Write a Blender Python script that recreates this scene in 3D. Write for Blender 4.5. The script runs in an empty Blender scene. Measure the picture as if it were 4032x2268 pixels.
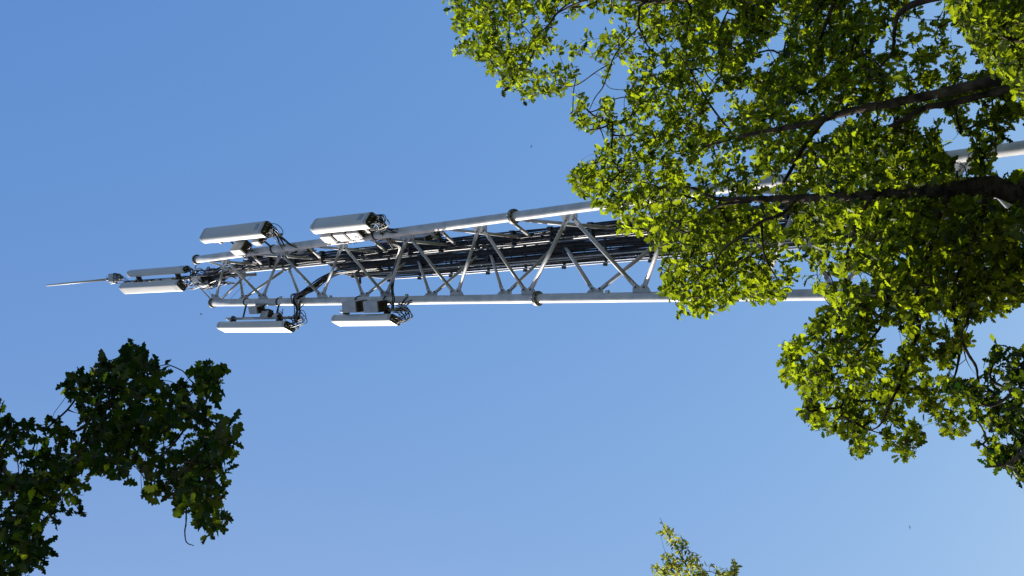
import bpy, math, random
import numpy as np
from mathutils import Vector, Matrix

rnd = random.Random(7)
rng = np.random.default_rng(11)
S = bpy.context.scene
COL = S.collection

# ------------------------------------------------------------------ camera
# The photograph is a phone picture lying on its side: world up points to the
# left edge. Focal length 4500 px on a 4032 px wide frame, looking up 43.6 deg.
FPX, CX, CY = 4500.0, 2016.0, 1134.0
EYE = np.array([0.0, 0.0, 1.6])
def _cam():
    dx, dy = -2700.0 - CX, -(1320.0 - CY)
    r = math.hypot(dx, dy); e = math.atan2(FPX, r)
    F = np.array([0, math.cos(e), math.sin(e)]); U = np.array([0, -math.sin(e), math.cos(e)]); R = np.array([1.0, 0, 0])
    ux, uy = dx / r, dy / r
    return F, ux * U + uy * R, uy * U - ux * R
FWD, RIGHT, UP = _cam()
cam_data = bpy.data.cameras.new("camera"); cam = bpy.data.objects.new("camera", cam_data); COL.objects.link(cam)
cam_data.sensor_width = 36.0; cam_data.lens = 36.0 * FPX / 4032.0
cam_data.clip_start = 0.1; cam_data.clip_end = 5000.0
m = Matrix([[RIGHT[i], UP[i], -FWD[i]] for i in range(3)]).to_4x4(); m.translation = Vector(EYE)
cam.matrix_world = m
S.camera = cam
S.render.resolution_x, S.render.resolution_y = 1024, 576

# ------------------------------------------------------------------ light
SUN_EL, SUN_AZ = math.radians(43), math.radians(283)     # azimuth clockwise from +Y
sun_dir = Vector((math.sin(SUN_AZ) * math.cos(SUN_EL), math.cos(SUN_AZ) * math.cos(SUN_EL), math.sin(SUN_EL)))
W = bpy.data.worlds.new("World"); S.world = W; W.use_nodes = True
nt = W.node_tree; nt.nodes.clear()
out = nt.nodes.new("ShaderNodeOutputWorld"); bg = nt.nodes.new("ShaderNodeBackground"); sky = nt.nodes.new("ShaderNodeTexSky")
sky.sky_type = 'NISHITA'; sky.sun_disc = False; sky.sun_elevation = SUN_EL; sky.sun_rotation = SUN_AZ
sky.air_density = 1.0; sky.dust_density = 0.8; sky.ozone_density = 3.0; sky.altitude = 100
bg.inputs['Strength'].default_value = 0.092
# one tone curve per channel over the whole sky: the photograph's deeper, more saturated blue
sp_ = nt.nodes.new("ShaderNodeSeparateColor"); cb_ = nt.nodes.new("ShaderNodeCombineColor"); nt.links.new(sky.outputs[0], sp_.inputs[0])
for i_, (g_, k_) in enumerate(((1.167, 1.124), (0.779, 1.553), (0.375, 3.022))):
    pw = nt.nodes.new("ShaderNodeMath"); pw.operation = 'POWER'; pw.inputs[1].default_value = g_
    ml = nt.nodes.new("ShaderNodeMath"); ml.operation = 'MULTIPLY'; ml.inputs[1].default_value = k_
    nt.links.new(sp_.outputs[i_], pw.inputs[0]); nt.links.new(pw.outputs[0], ml.inputs[0]); nt.links.new(ml.outputs[0], cb_.inputs[i_])
nt.links.new(cb_.outputs[0], bg.inputs['Color']); nt.links.new(bg.outputs[0], out.inputs['Surface'])
sun_data = bpy.data.lights.new("sun", 'SUN'); sun_data.energy = 5.0; sun_data.angle = math.radians(0.53); sun_data.color = (1.0, 0.95, 0.86)
sun = bpy.data.objects.new("sun", sun_data); COL.objects.link(sun)
sun.rotation_mode = 'QUATERNION'; sun.rotation_quaternion = sun_dir.to_track_quat('Z', 'Y'); sun.location = (-20, 0, 40)
S.view_settings.view_transform = 'Standard'; S.view_settings.look = 'None'; S.view_settings.gamma = 1.0
S.view_settings.use_curve_mapping = False
S.view_settings.exposure = 0.7
S.render.engine = 'CYCLES'
S.cycles.max_bounces = 8; S.cycles.transmission_bounces = 6; S.cycles.diffuse_bounces = 4

# ------------------------------------------------------------------ helpers
def ray(px, py):
    d = FWD * FPX + RIGHT * (px - CX) + UP * (CY - py); return d / np.linalg.norm(d)
def at(px, py, Y):                       # the point of a sight line that lies Y metres ahead
    d = ray(px, py); return EYE + d * (Y / d[1])
def proj(P):
    v = np.atleast_2d(P) - EYE; z = v @ FWD
    z = np.where(z < 0.05, 0.05, z)
    return CX + FPX * (v @ RIGHT) / z, CY - FPX * (v @ UP) / z

def link(name, me, parent=None, mat=None):
    o = bpy.data.objects.new(name, me); COL.objects.link(o)
    if parent is not None: o.parent = parent
    if mat is not None and me is not None and not me.materials: me.materials.append(mat)
    return o
def thing(name, label, cat, loc=(0, 0, 0), group=None):
    o = bpy.data.objects.new(name, None); COL.objects.link(o); o.location = loc; o.empty_display_size = 0.2
    o['label'] = label; o['category'] = cat
    if group: o['group'] = group
    return o

class MB:
    """collects shapes in world coordinates; build() links them as one mesh object relative to its parent thing"""
    def __init__(s): s.v = []; s.f = []; s.sm = []
    def add(s, vs, fs, smooth=False):
        n = len(s.v); s.v.extend([tuple(map(float, q)) for q in vs]); s.f.extend([tuple(i + n for i in f) for f in fs]); s.sm.extend([smooth] * len(fs))
    def box(s, c, ax, ay, az, sx, sy, sz, taper=1.0):
        c = np.array(c, float); vs = []
        for k in (-1, 1):
            t = 1.0 if k < 0 else taper
            for (i, j) in ((-1, -1), (1, -1), (1, 1), (-1, 1)):
                vs.append(c + ax * (i * sx / 2 * t) + ay * (j * sy / 2 * t) + az * (k * sz / 2))
        s.add(vs, [(3, 2, 1, 0), (4, 5, 6, 7), (0, 1, 5, 4), (1, 2, 6, 5), (2, 3, 7, 6), (3, 0, 4, 7)])
    def prism(s, pts2, c, ax, ay, az, h, smooth=False, cap=True):     # pts2 ccw polygon in ax,ay extruded +-h/2 along az
        c = np.array(c, float); n = len(pts2)
        vs = [c + ax * p[0] + ay * p[1] - az * (h / 2) for p in pts2] + [c + ax * p[0] + ay * p[1] + az * (h / 2) for p in pts2]
        s.add(vs, [(i, (i + 1) % n, (i + 1) % n + n, i + n) for i in range(n)], smooth)
        if cap: s.add(vs, [tuple(range(n - 1, -1, -1)), tuple(range(n, 2 * n))])
    def tube(s, pts, rad, n=8, smooth=True, cap=True, rough=0.0):
        pts = np.array(pts, float); k = len(pts)
        if np.isscalar(rad): rad = [rad] * k
        T = np.gradient(pts, axis=0); T /= (np.linalg.norm(T, axis=1)[:, None] + 1e-9)
        ref = np.array([0, 0, 1.0]) if abs(T[0][2]) < 0.9 else np.array([0, 1.0, 0])
        a = np.cross(T[0], ref); a /= np.linalg.norm(a)
        vs = []
        for i in range(k):
            a = a - T[i] * (a @ T[i]); a /= (np.linalg.norm(a) + 1e-9); b = np.cross(T[i], a)
            for j in range(n):
                th = 2 * math.pi * j / n; r = rad[i] * (1 + (rough * (rnd.random() - 0.5) if rough else 0))
                vs.append(pts[i] + (a * math.cos(th) + b * math.sin(th)) * r)
        fs = [(i * n + j, i * n + (j + 1) % n, (i + 1) * n + (j + 1) % n, (i + 1) * n + j) for i in range(k - 1) for j in range(n)]
        s.add(vs, fs, smooth)
        if cap:
            base = len(s.v) - k * n
            s.f.append(tuple(base + j for j in range(n - 1, -1, -1))); s.f.append(tuple(base + (k - 1) * n + j for j in range(n))); s.sm += [False, False]
    def build(s, name, mat, parent=None, bevel=0.0, kind=None, label=None):
        me = bpy.data.meshes.new(name)
        off = np.array(parent_loc(parent))
        me.from_pydata([tuple(np.array(v) - off) for v in s.v], [], s.f); me.validate(); me.update()
        if len(me.polygons) == len(s.sm): me.polygons.foreach_set('use_smooth', s.sm)
        o = link(name, me, parent, mat)
        if bevel > 0:
            b = o.modifiers.new('bevel', 'BEVEL'); b.width = bevel; b.segments = 2; b.limit_method = 'ANGLE'; b.angle_limit = math.radians(40)
        if kind: o['kind'] = kind
        if label: o['label'] = label
        return o
def parent_loc(p):
    l = Vector((0, 0, 0))
    while p is not None: l += p.location; p = p.parent
    return l
def smooth_path(pts, sub=5):
    pts = [np.array(p, float) for p in pts]
    if len(pts) < 3: return pts
    P = [2 * pts[0] - pts[1]] + pts + [2 * pts[-1] - pts[-2]]; o = []
    for i in range(1, len(P) - 2):
        for t in np.linspace(0, 1, sub, endpoint=False):
            a, b, c, d = P[i - 1], P[i], P[i + 1], P[i + 2]
            o.append(0.5 * (2 * b + (c - a) * t + (2 * a - 5 * b + 4 * c - d) * t * t + (3 * b - a - 3 * c + d) * t ** 3))
    o.append(P[-2]); return o
def unit(v): v = np.array(v, float); return v / (np.linalg.norm(v) + 1e-12)
X, Y, Z = np.eye(3)

# ------------------------------------------------------------------ materials
def mat_base(name):
    M = bpy.data.materials.new(name); M.use_nodes = True; t = M.node_tree
    return M, t, t.nodes['Principled BSDF']
def noise_mat(name, c1, c2, scale=8, rough=0.5, metal=0.0, bump=0.0, bscale=None, detail=6, stretch=(1, 1, 1), spec=0.5, lo=0.35, hi=0.65):
    M, t, p = mat_base(name)
    tc = t.nodes.new('ShaderNodeTexCoord'); mp = t.nodes.new('ShaderNodeMapping'); mp.inputs['Scale'].default_value = stretch
    nz = t.nodes.new('ShaderNodeTexNoise'); nz.inputs['Scale'].default_value = scale; nz.inputs['Detail'].default_value = detail
    cr = t.nodes.new('ShaderNodeValToRGB'); cr.color_ramp.elements[0].position = lo; cr.color_ramp.elements[1].position = hi
    cr.color_ramp.elements[0].color = (*c1, 1); cr.color_ramp.elements[1].color = (*c2, 1)
    t.links.new(tc.outputs['Object'], mp.inputs[0]); t.links.new(mp.outputs[0], nz.inputs['Vector']); t.links.new(nz.outputs['Fac'], cr.inputs[0]); t.links.new(cr.outputs[0], p.inputs['Base Color'])
    p.inputs['Roughness'].default_value = rough; p.inputs['Metallic'].default_value = metal; p.inputs['Specular IOR Level'].default_value = spec
    if bump:
        n2 = t.nodes.new('ShaderNodeTexNoise'); n2.inputs['Scale'].default_value = bscale or scale * 3; n2.inputs['Detail'].default_value = 8
        b = t.nodes.new('ShaderNodeBump'); b.inputs['Strength'].default_value = bump; b.inputs['Distance'].default_value = 0.02
        t.links.new(mp.outputs[0], n2.inputs['Vector']); t.links.new(n2.outputs['Fac'], b.inputs['Height']); t.links.new(b.outputs[0], p.inputs['Normal'])
    return M
M_paint = noise_mat('white_tower_paint', (0.36, 0.37, 0.38), (0.52, 0.52, 0.52), 4.0, 0.45, bump=0.05)
M_brace = noise_mat('grey_brace_paint', (0.30, 0.31, 0.315), (0.40, 0.40, 0.40), 5.0, 0.5, bump=0.05)
M_flange = noise_mat('weathered_flange_steel', (0.10, 0.085, 0.07), (0.30, 0.28, 0.25), 14.0, 0.6, metal=0.3, bump=0.2)
M_galv = noise_mat('galvanised_steel', (0.24, 0.25, 0.26), (0.36, 0.37, 0.38), 30.0, 0.45, metal=0.5, bump=0.05)
M_dark = noise_mat('dark_bracket_metal', (0.03, 0.03, 0.032), (0.07, 0.068, 0.065), 20.0, 0.5, metal=0.3)
M_radome = noise_mat('radome_plastic', (0.44, 0.44, 0.43), (0.54, 0.54, 0.52), 2.0, 0.4, stretch=(1, 1, 0.3))
M_cap = noise_mat('antenna_bottom_plate', (0.05, 0.05, 0.045), (0.14, 0.14, 0.12), 25.0, 0.5)
M_radio = noise_mat('radio_casing', (0.30, 0.31, 0.32), (0.40, 0.41, 0.42), 6.0, 0.5)
M_fin = noise_mat('radio_underside', (0.035, 0.028, 0.025), (0.08, 0.06, 0.05), 20.0, 0.55)
M_cable = noise_mat('black_cable_jacket', (0.010, 0.008, 0.007), (0.035, 0.028, 0.024), 10.0, 0.35, spec=0.22)
M_cableg = noise_mat('grey_cable_jacket', (0.30, 0.30, 0.30), (0.42, 0.41, 0.40), 10.0, 0.35)
M_bark = noise_mat('oak_bark', (0.016, 0.012, 0.009), (0.10, 0.074, 0.052), 9.0, 0.9, bump=0.9, bscale=22, stretch=(1, 1, 1), spec=0.2)
M_twig = noise_mat('twig_bark', (0.02, 0.016, 0.012), (0.07, 0.055, 0.04), 12.0, 0.85, spec=0.2)
M_conc = noise_mat('foundation_concrete', (0.25, 0.25, 0.24), (0.38, 0.37, 0.35), 5.0, 0.9, bump=0.3)
M_ground = noise_mat('meadow_grass', (0.02, 0.03, 0.009), (0.05, 0.055, 0.02), 1.6, 0.95, bump=0.5, bscale=30, spec=0.1)
M_bird = noise_mat('dark_plumage', (0.02, 0.02, 0.022), (0.04, 0.04, 0.045), 30, 0.8)

def leaf_mat(name, dark, light, tdark, tlight, gloss=0.03, trans=0.5):
    M = bpy.data.materials.new(name); M.use_nodes = True; t = M.node_tree; t.nodes.clear()
    o = t.nodes.new('ShaderNodeOutputMaterial'); at_ = t.nodes.new('ShaderNodeAttribute'); at_.attribute_name = 'leaf_tone'
    def mixc(a, b):
        x = t.nodes.new('ShaderNodeMix'); x.data_type = 'RGBA'; x.inputs['A'].default_value = (*a, 1); x.inputs['B'].default_value = (*b, 1)
        t.links.new(at_.outputs['Fac'], x.inputs['Factor']); return x.outputs['Result']
    d = t.nodes.new('ShaderNodeBsdfDiffuse'); tr = t.nodes.new('ShaderNodeBsdfTranslucent'); g = t.nodes.new('ShaderNodeBsdfGlossy')
    g.inputs['Roughness'].default_value = 0.42; g.inputs['Color'].default_value = (0.5, 0.55, 0.45, 1)
    t.links.new(mixc(dark, light), d.inputs['Color']); t.links.new(mixc(tdark, tlight), tr.inputs['Color'])
    m1 = t.nodes.new('ShaderNodeMixShader'); m1.inputs[0].default_value = trans
    m2 = t.nodes.new('ShaderNodeMixShader'); m2.inputs[0].default_value = gloss
    t.links.new(d.outputs[0], m1.inputs[1]); t.links.new(tr.outputs[0], m1.inputs[2]); t.links.new(m1.outputs[0], m2.inputs[1]); t.links.new(g.outputs[0], m2.inputs[2]); t.links.new(m2.outputs[0], o.inputs['Surface'])
    return M
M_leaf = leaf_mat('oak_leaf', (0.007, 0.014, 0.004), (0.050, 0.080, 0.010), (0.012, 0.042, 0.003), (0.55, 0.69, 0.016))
M_leaf2 = leaf_mat('young_leaf', (0.03, 0.05, 0.01), (0.16, 0.16, 0.05), (0.16, 0.28, 0.01), (0.75, 0.70, 0.12))

# ------------------------------------------------------------------ ground
mb = MB(); mb.add([(-1500, -1500, 0), (1500, -1500, 0), (1500, 1500, 0), (-1500, 1500, 0)], [(0, 1, 2, 3)])
g = mb.build('ground', M_ground, None, kind='structure')

# ------------------------------------------------------------------ lattice tower
APEX = None
def leg_geometry():
    L1 = at(775, 1022, 14.8)
    best = None
    for yy in np.arange(14.8, 16.0, 0.001):
        q = at(838, 1192, yy)
        if best is None or abs(q[2] - L1[2]) < best[0]: best = (abs(q[2] - L1[2]), q)
    L2 = best[1].copy(); L2[2] = L1[2]
    s = np.linalg.norm(L2 - L1); d = L2 - L1; p = np.array([-d[1], d[0], 0]) / s
    if p[1] < 0: p = -p
    L3 = (L1 + L2) / 2 + p * 0.866 * s; L3[0] -= 0.05
    ax = (L1 + L2 + L3) / 3
    r = ray(-618, 1211); A = EYE + r * (ax[1] / r[1])
    return [L1, L2, L3], A, ax
TOPS, APEX, AXIS = leg_geometry()
TOPZ = TOPS[0][2]
def leg(i, z): return APEX + (TOPS[i] - APEX) * ((APEX[2] - z) / (APEX[2] - TOPZ))
odd = [25.0, 22.72, 20.47, 18.36, 16.33, 14.15, 11.9, 9.65, 7.4, 5.15, 2.9]
even = [26.02, 24.0, 21.74, 19.58, 17.49, 15.6, 13.06, 10.8, 8.5, 6.25, 4.0, 1.8]
FL = [15.42, 4.6]
tower = thing('lattice_tower', 'tall white three-legged steel lattice tower of tubes behind the oak', 'tower', tuple(leg(0, 0) * 0 + np.array([AXIS[0], AXIS[1], 0])))
R_LEG = 0.086
for i in range(3):
    mb = MB(); mb.tube([leg(i, z) for z in np.linspace(0.35, TOPZ, 30)], R_LEG, 24); mb.build('leg', M_paint, tower)
    # flanged joints
    axis = unit(APEX - leg(i, 0))
    for z in FL + [TOPZ]:
        c = leg(i, z); mb = MB(); r = 0.137 if z < 20 else 0.122
        th = 0.028
        if z == TOPZ: mb.tube([c - axis * 0.02, c + axis * 0.02], r, 28, smooth=False)
        else:
            mb.tube([c - axis * (th + .002), c - axis * 0.002], r, 28, smooth=False); mb.tube([c + axis * 0.002, c + axis * (th + .002)], r, 28, smooth=False)
            a = unit(np.cross(axis, Y)); b = np.cross(axis, a)
        fo = mb.build('flange', M_flange, tower)
        if z != TOPZ:
            mb = MB()
            for k in range(10):
                q = c + (a * math.cos(k * math.tau / 10) + b * math.sin(k * math.tau / 10)) * 0.113
                mb.tube([q - axis * 0.06, q + axis * 0.06], 0.011, 6)
            mb.build('bolts', M_galv, fo, kind='stuff')
    mb = MB(); c = leg(i, 0.17); mb.box(c, X, Y, Z, 0.9, 0.9, 0.36); mb.build('foundation', M_conc, tower, bevel=0.02)
centre = lambda z: (leg(0, z) + leg(1, z) + leg(2, z)) / 3
def node(i, j, z, side):           # bolt point on the gusset of leg i in the face towards leg j
    d = unit(leg(j, z) - leg(i, z)); a = unit(APEX - leg(i, 0)); return leg(i, z) + d * 0.185 + a * (0.085 * side)
def gusset(i, j, z):
    d = unit(leg(j, z) - leg(i, z)); a = unit(APEX - leg(i, 0)); n = unit(np.cross(d, a))
    mb = MB(); pts = [(0.07, -0.19), (0.16, -0.165), (0.235, -0.11), (0.235, -0.06), (0.19, 0), (0.235, 0.06), (0.235, 0.11), (0.16, 0.165), (0.07, 0.19)]
    mb.prism(pts, leg(i, z), d, a, n, 0.014)
    for sgn in (-1, 1):
        q = node(i, j, z, sgn)
        mb.tube([q - n * 0.032, q + n * 0.032], 0.013, 6)
    mb.build('gusset_plate', M_brace, tower)
def brace(i, zi, j, zj, r):
    si = 1 if zj > zi else -1
    p = node(i, j, zi, si); q = node(j, i, zj, -si); u = unit(q - p)
    n = unit(np.cross(unit(leg(j, zi) - leg(i, zi)), Z)); w = unit(np.cross(u, n))
    mb = MB(); mb.tube([p + u * 0.14, q - u * 0.14], r, 12)
    for e, s in ((p, 1), (q, -1)):            # flattened fork ends
        for o in (-1, 1):
            mb.box(e + u * s * 0.075 + n * o * 0.014, w, n, u, r * 2.0, 0.010, 0.24)
    br = mb.build('brace', M_brace, tower)
    for e in (p, q):
        mb = MB(); mb.tube([e - n * 0.042, e + n * 0.042], 0.017, 6, smooth=False); mb.build('bolt', M_dark, br)
for (i, j) in ((0, 1), (1, 2), (2, 0)):
    # leg i carries the odd nodes, leg j the even ones
    for z in odd: gusset(i, j, z)
    for z in even: gusset(j, i, z)
    seq = sorted([(z, 0) for z in odd] + [(z, 1) for z in even], reverse=True)
    for (za, sa), (zb, sb) in zip(seq[:-1], seq[1:]):
        r = 0.030 if za > 15.7 else 0.036
        a, b = ((i, j) if sa == 0 else (j, i)); brace(a, za, b, zb, r)
# step lugs on the second leg
mb_l = [23.6, 21.4, 19.2, 18.75 - 1.0, 15.0, 13.75]
for z in (23.3, 21.45, 18.95, 13.78, 11.5):
    mb = MB(); c = leg(1, z); d = unit(leg(0, z) - c); mb.box(c + d * 0.105, X, Y, Z, 0.06, 0.04, 0.07); mb.build('lug', M_paint, tower, bevel=0.004)
# struts and stays at the head
MX, MY = AXIS[0], AXIS[1]
for i in range(3):
    mb = MB(); mb.tube([leg(i, TOPZ - 0.05), np.array([MX, MY, 27.35])], 0.018, 8); mb.build('head_strut', M_brace, tower)
    mb = MB(); mb.tube([leg(i, 26.0), np.array([MX, MY, 24.9])], 0.028, 8); mb.build('cross_member', M_brace, tower)
mb = MB(); mb.tube([leg(1, 25.6), leg(2, 25.2)], 0.004, 5); mb.build('stay_wire', M_dark, tower)
mb = MB(); mb.tube([leg(1, 26.1), np.array([MX, MY, 26.9])], 0.004, 5); mb.build('stay_wire', M_dark, tower)

# ------------------------------------------------------------------ cable ladder with feeder cables
ladder = thing('cable_ladder', 'dark cable ladder packed with black feeder cables running up inside the tower', 'cable ladder', (leg(2, 0)[0], leg(2, 0)[1] - 0.2, 0))
def lp(z, dx, dy): return leg(2, z) + np.array([dx, dy, 0])
Z0 = 1.0
def runpath(dx, dy, z0, z1, wob=0.008, n=26):
    ph = rnd.random() * 9
    return [lp(z, dx + wob * math.sin(z * 1.7 + ph) + rnd.uniform(-.004, .004), dy + wob * math.cos(z * 1.3 + ph)) for z in np.linspace(z0, z1, n)]
for dx in (-0.10, -0.50):
    mb = MB(); mb.tube([lp(z, dx, -0.16) for z in (0.6, 13, 25.6 if dx > -.2 else 19.0)], 0.026, 8); mb.build('rail', M_galv, ladder)
for k in range(60):
    z = 1.2 + k * 0.3
    mb = MB(); mb.tube([lp(z, -0.10, -0.16), lp(z, -0.50, -0.16)], 0.011, 6); mb.build('rung', M_galv, ladder)
# group A: up the whole tower, clipped round the far leg
for k in range(9):
    dx = 0.17 - 0.028 * k; dy = -0.16 - 0.03 * (k % 2)
    mb = MB(); mb.tube(runpath(dx, dy, Z0, 25.7 - 0.25 * (k % 4)), 0.0135 if k % 3 else 0.018, 7); mb.build('cable', M_cable if k != 7 else M_cableg, ladder)
for k in range(6):
    mb = MB(); mb.tube(runpath(0.12 - 0.03 * k, -0.23, Z0, 22.0 + 0.6 * k, 0.02), 0.012, 6); mb.build('cable', M_cable, ladder)
# group B: broad black bundle starting below the upper antennas
for k in range(17):
    dx = -0.13 - 0.0207 * k; z1 = 22.3 - 0.05 * k
    mb = MB(); mb.tube(runpath(dx, -0.20 - 0.05 * rnd.random(), Z0, z1, 0.010), rnd.choice([0.014, 0.016, 0.019]), 7); mb.build('cable', M_cable, ladder)
for k in range(4):
    dx = -0.41 - 0.048 * k
    def pth(k=k, dx=dx):
        o = []
        for z in np.linspace(Z0, 21.7, 30):
            t = max(0, (z - 20.0) / 1.7); o.append(lp(z, dx + t * t * 0.15 * (k + 1) * .5, -0.24))
        return o
    mb = MB(); mb.tube(pth(), 0.017, 8); mb.build('cable', M_cable if k == 2 else M_cableg, ladder)  # grey jacket colour stands in for sun sheen on black cables
for k in range(24):                     # clamps that hold the runs
    z = 2.0 + k * 0.98 + rnd.uniform(-.05, .05)
    mb = MB(); mb.box(lp(z, 0.05, -0.185), X, Y, Z, 0.27, 0.11, 0.045)
    mb.box(lp(z + 0.03, 0.175, -0.2), X, Y, Z, 0.05, 0.08, 0.09); mb.build('clamp', M_dark, ladder, bevel=0.004)
    if z < 21.8:
        mb = MB(); mb.box(lp(z - 0.3, -0.35, -0.21), X, Y, Z, 0.5, 0.05, 0.035); mb.box(lp(z - 0.3, -0.59, -0.235), X, Y, Z, 0.05, 0.06, 0.06); mb.build('clamp', M_dark, ladder, bevel=0.004)

# ------------------------------------------------------------------ antennas
def rounded(w, d, r, n=5):
    pts = []
    for (cx_, cy_, a0) in ((w / 2 - r, d / 2 - r, 0), (-w / 2 + r, d / 2 - r, 90), (-w / 2 + r, -d / 2 + r, 180), (w / 2 - r, -d / 2 + r, 270)):
        for k in range(n + 1):
            a = math.radians(a0 + 90 * k / n); pts.append((cx_ + r * math.cos(a), cy_ + r * math.sin(a)))
    return pts
def bez(a, b, c, d, n=12):
    o = []
    for t in np.linspace(0, 1, n): o.append(a * (1 - t) ** 3 + 3 * b * t * (1 - t) ** 2 + 3 * c * t * t * (1 - t) + d * t ** 3)
    return o
def panel(px_top, px_bot, Yp, az, w, d, legi, label, name='panel_antenna', ncab=8, group='panel antennas on the tower', pipe=True, tilt=0.0, target=None, seedpix=None):
    """a vertical panel antenna between two sighted end points; az = direction its face looks, degrees from +X"""
    T = at(*px_top, Yp); B = at(*px_bot, Yp); cxy = (T + B) / 2
    zt, zb = T[2], B[2]; H = zt - zb; c = np.array([cxy[0], cxy[1], (zt + zb) / 2])
    f = np.array([math.cos(math.radians(az)), math.sin(math.radians(az)), 0]); sd = np.cross(Z, f)
    up = unit(Z + f * tilt)
    root = thing(name, label, 'antenna', tuple(np.array([c[0], c[1], zb])), group)
    prof = [(p[0], p[1]) for p in rounded(w, d, min(w, d) * 0.34)]
    mb = MB(); n = len(prof); vs = []
    rings = [(-H / 2, 0.985), (-H / 2 + .01, 1), (H / 2 - 0.07, 1), (H / 2 - 0.03, 0.96), (H / 2 - 0.008, 0.86), (H / 2, 0.70)]
    for (zz, sc) in rings: vs += [c + sd * p[0] * sc + f * p[1] * sc + up * zz for p in prof]
    fs = [(i * n + j, i * n + (j + 1) % n, (i + 1) * n + (j + 1) % n, (i + 1) * n + j) for i in range(len(rings) - 1) for j in range(n)]
    mb.add(vs, fs, True); k = (len(rings) - 1) * n; mb.add(vs, [tuple(k + j for j in range(n))])
    mb.build('radome', M_radome, root)
    bc = c - up * (H / 2 + 0.004)
    mb = MB(); mb.prism([(p[0] * .97, p[1] * .97) for p in prof], bc, sd, f, up, 0.02)
    cap = mb.build('bottom_cap', M_cap, root)
    for zz, hh in ((-H / 2 + 0.05, 0.035), (H / 2 - 0.12, 0.018)):
        mb = MB(); mb.prism([(p[0] * 1.015, p[1] * 1.02) for p in prof], c + up * zz, sd, f, up, hh, cap=False); mb.build('end_band', M_galv, root)
    mb = MB(); mb.box(c - up * (H / 2 - 0.22) + f * (d / 2 + .002), sd, f, up, w * .45, 0.004, 0.14); mb.build('rating_plate', M_galv, root)
    for k in range(ncab):
        q = bc + sd * ((k + .5) / ncab - .5) * w * .8 + f * (0.2 * d * (1 if k % 2 else -1)) - up * 0.03
        mb = MB(); mb.tube([q + up * .03, q - up * .035], 0.016, 8); mb.build('connector', M_galv if k % 3 else M_flange, cap)
    # mounting pipe behind the panel, two brackets
    pc = c - f * (d / 2 + 0.13)
    if pipe:
        mb = MB(); mb.tube([pc - Z * (H * 0.5 + .25), pc + Z * (H * 0.47)], 0.032, 12); mb.build('mounting_pipe', M_galv, root)
    for zz in (-0.33 * H, 0.36 * H):
        mb = MB(); mb.box(c + Z * zz - f * (d / 2 + 0.06), sd, f, Z, 0.12, 0.13, 0.06); mb.box(pc + Z * zz, sd, f, Z, 0.11, 0.10, 0.10)
        mb.build('bracket', M_dark, root, bevel=0.004)
    # support arms to the leg or mast
    if legi is not None:
        for zz in (zb + 0.22 * H, zb + 0.70 * H):
            q = leg(legi, zz) if legi >= 0 else np.array([MX, MY, zz])
            mb = MB(); mb.tube([np.array([pc[0], pc[1], zz + .05]), q], 0.022, 8)
            mb.tube([q - Z * .018, q + Z * .018], 0.104 if legi >= 0 else 0.05, 16, smooth=False)
            mb.build('support_arm', M_dark, root)
    # jumper cables
    tgt = target if target is not None else (leg(legi, zb - 0.35) if (legi is not None and legi >= 0) else np.array([MX, MY, zb - .3]))
    for k in range(ncab):
        q = bc + sd * ((k + .5) / ncab - .5) * w * .8 - up * 0.06
        dr = rnd.uniform(0.16, 0.42); e = pc + np.array([rnd.uniform(-.06, .06), rnd.uniform(-.06, .06), -(H / 2 + rnd.uniform(-.25, .15))])
        mb = MB(); mb.tube(bez(q, q - Z * dr + f * rnd.uniform(-.02, .12), e - Z * (dr * 0.9) + sd * rnd.uniform(-.1, .1), e, 14), 0.0085, 6)
        mb.build('jumper_cable', M_cable, root)
    for k in range(4):
        a = pc - Z * (H / 2 + rnd.uniform(-.1, .12)); b = np.array(tgt) + np.array([rnd.uniform(-.07, .07), -0.09, rnd.uniform(-.1, .1)])
        mb = MB(); mb.tube(bez(a, a - Z * rnd.uniform(.1, .3), b + Z * rnd.uniform(0, .2) + (a - b) * .3, b, 14), 0.011, 6); mb.build('jumper_cable', M_cable, root)
    return root, c, f, sd, H, pc
a1 = panel((805, 926), (1050, 905), 14.2, -57, 0.35, 0.23, 0, 'white panel antenna on the upper leg, nearest the tower head')
a2 = panel((1240, 893), (1462, 866), 14.25, -50, 0.32, 0.23, 0, 'white panel antenna with dark radio units beneath, above the upper leg lower down')
a3 = panel((872, 1289), (1140, 1285), 15.0, -153, 0.33, 0.18, 1, 'sunlit white panel antenna below the lower leg, nearest the tower head')
a4 = panel((1322, 1262), (1556, 1259), 15.0, -153, 0.31, 0.17, 1, 'sunlit white panel antenna with two grey boxes above it, below the lower leg')
a5 = panel((985, 1010), (1222, 990), 16.95, 75, 0.42, 0.18, 2, 'mostly hidden sunlit panel antenna at the far leg beside the nearest cable clamps')
a6 = panel((1500, 948), (1722, 924), 16.95, 75, 0.40, 0.18, 2, 'partly hidden grey panel antenna behind the upper leg above the cable bundle')
m1 = panel((510, 1078), (734, 1060), 15.1, -20, 0.20, 0.17, -1, 'slim grey shaded panel antenna on the top mast, upper of the pair in the photo', pipe=False, ncab=6, target=np.array([MX + .1, MY - .15, 26.6]))
m2 = panel((485, 1136), (716, 1124), 15.0, -135, 0.30, 0.20, -1, 'slim half sunlit panel antenna on the top mast, lower of the pair in the photo', pipe=False, ncab=6, target=np.array([MX - .1, MY - .15, 26.6]))

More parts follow.
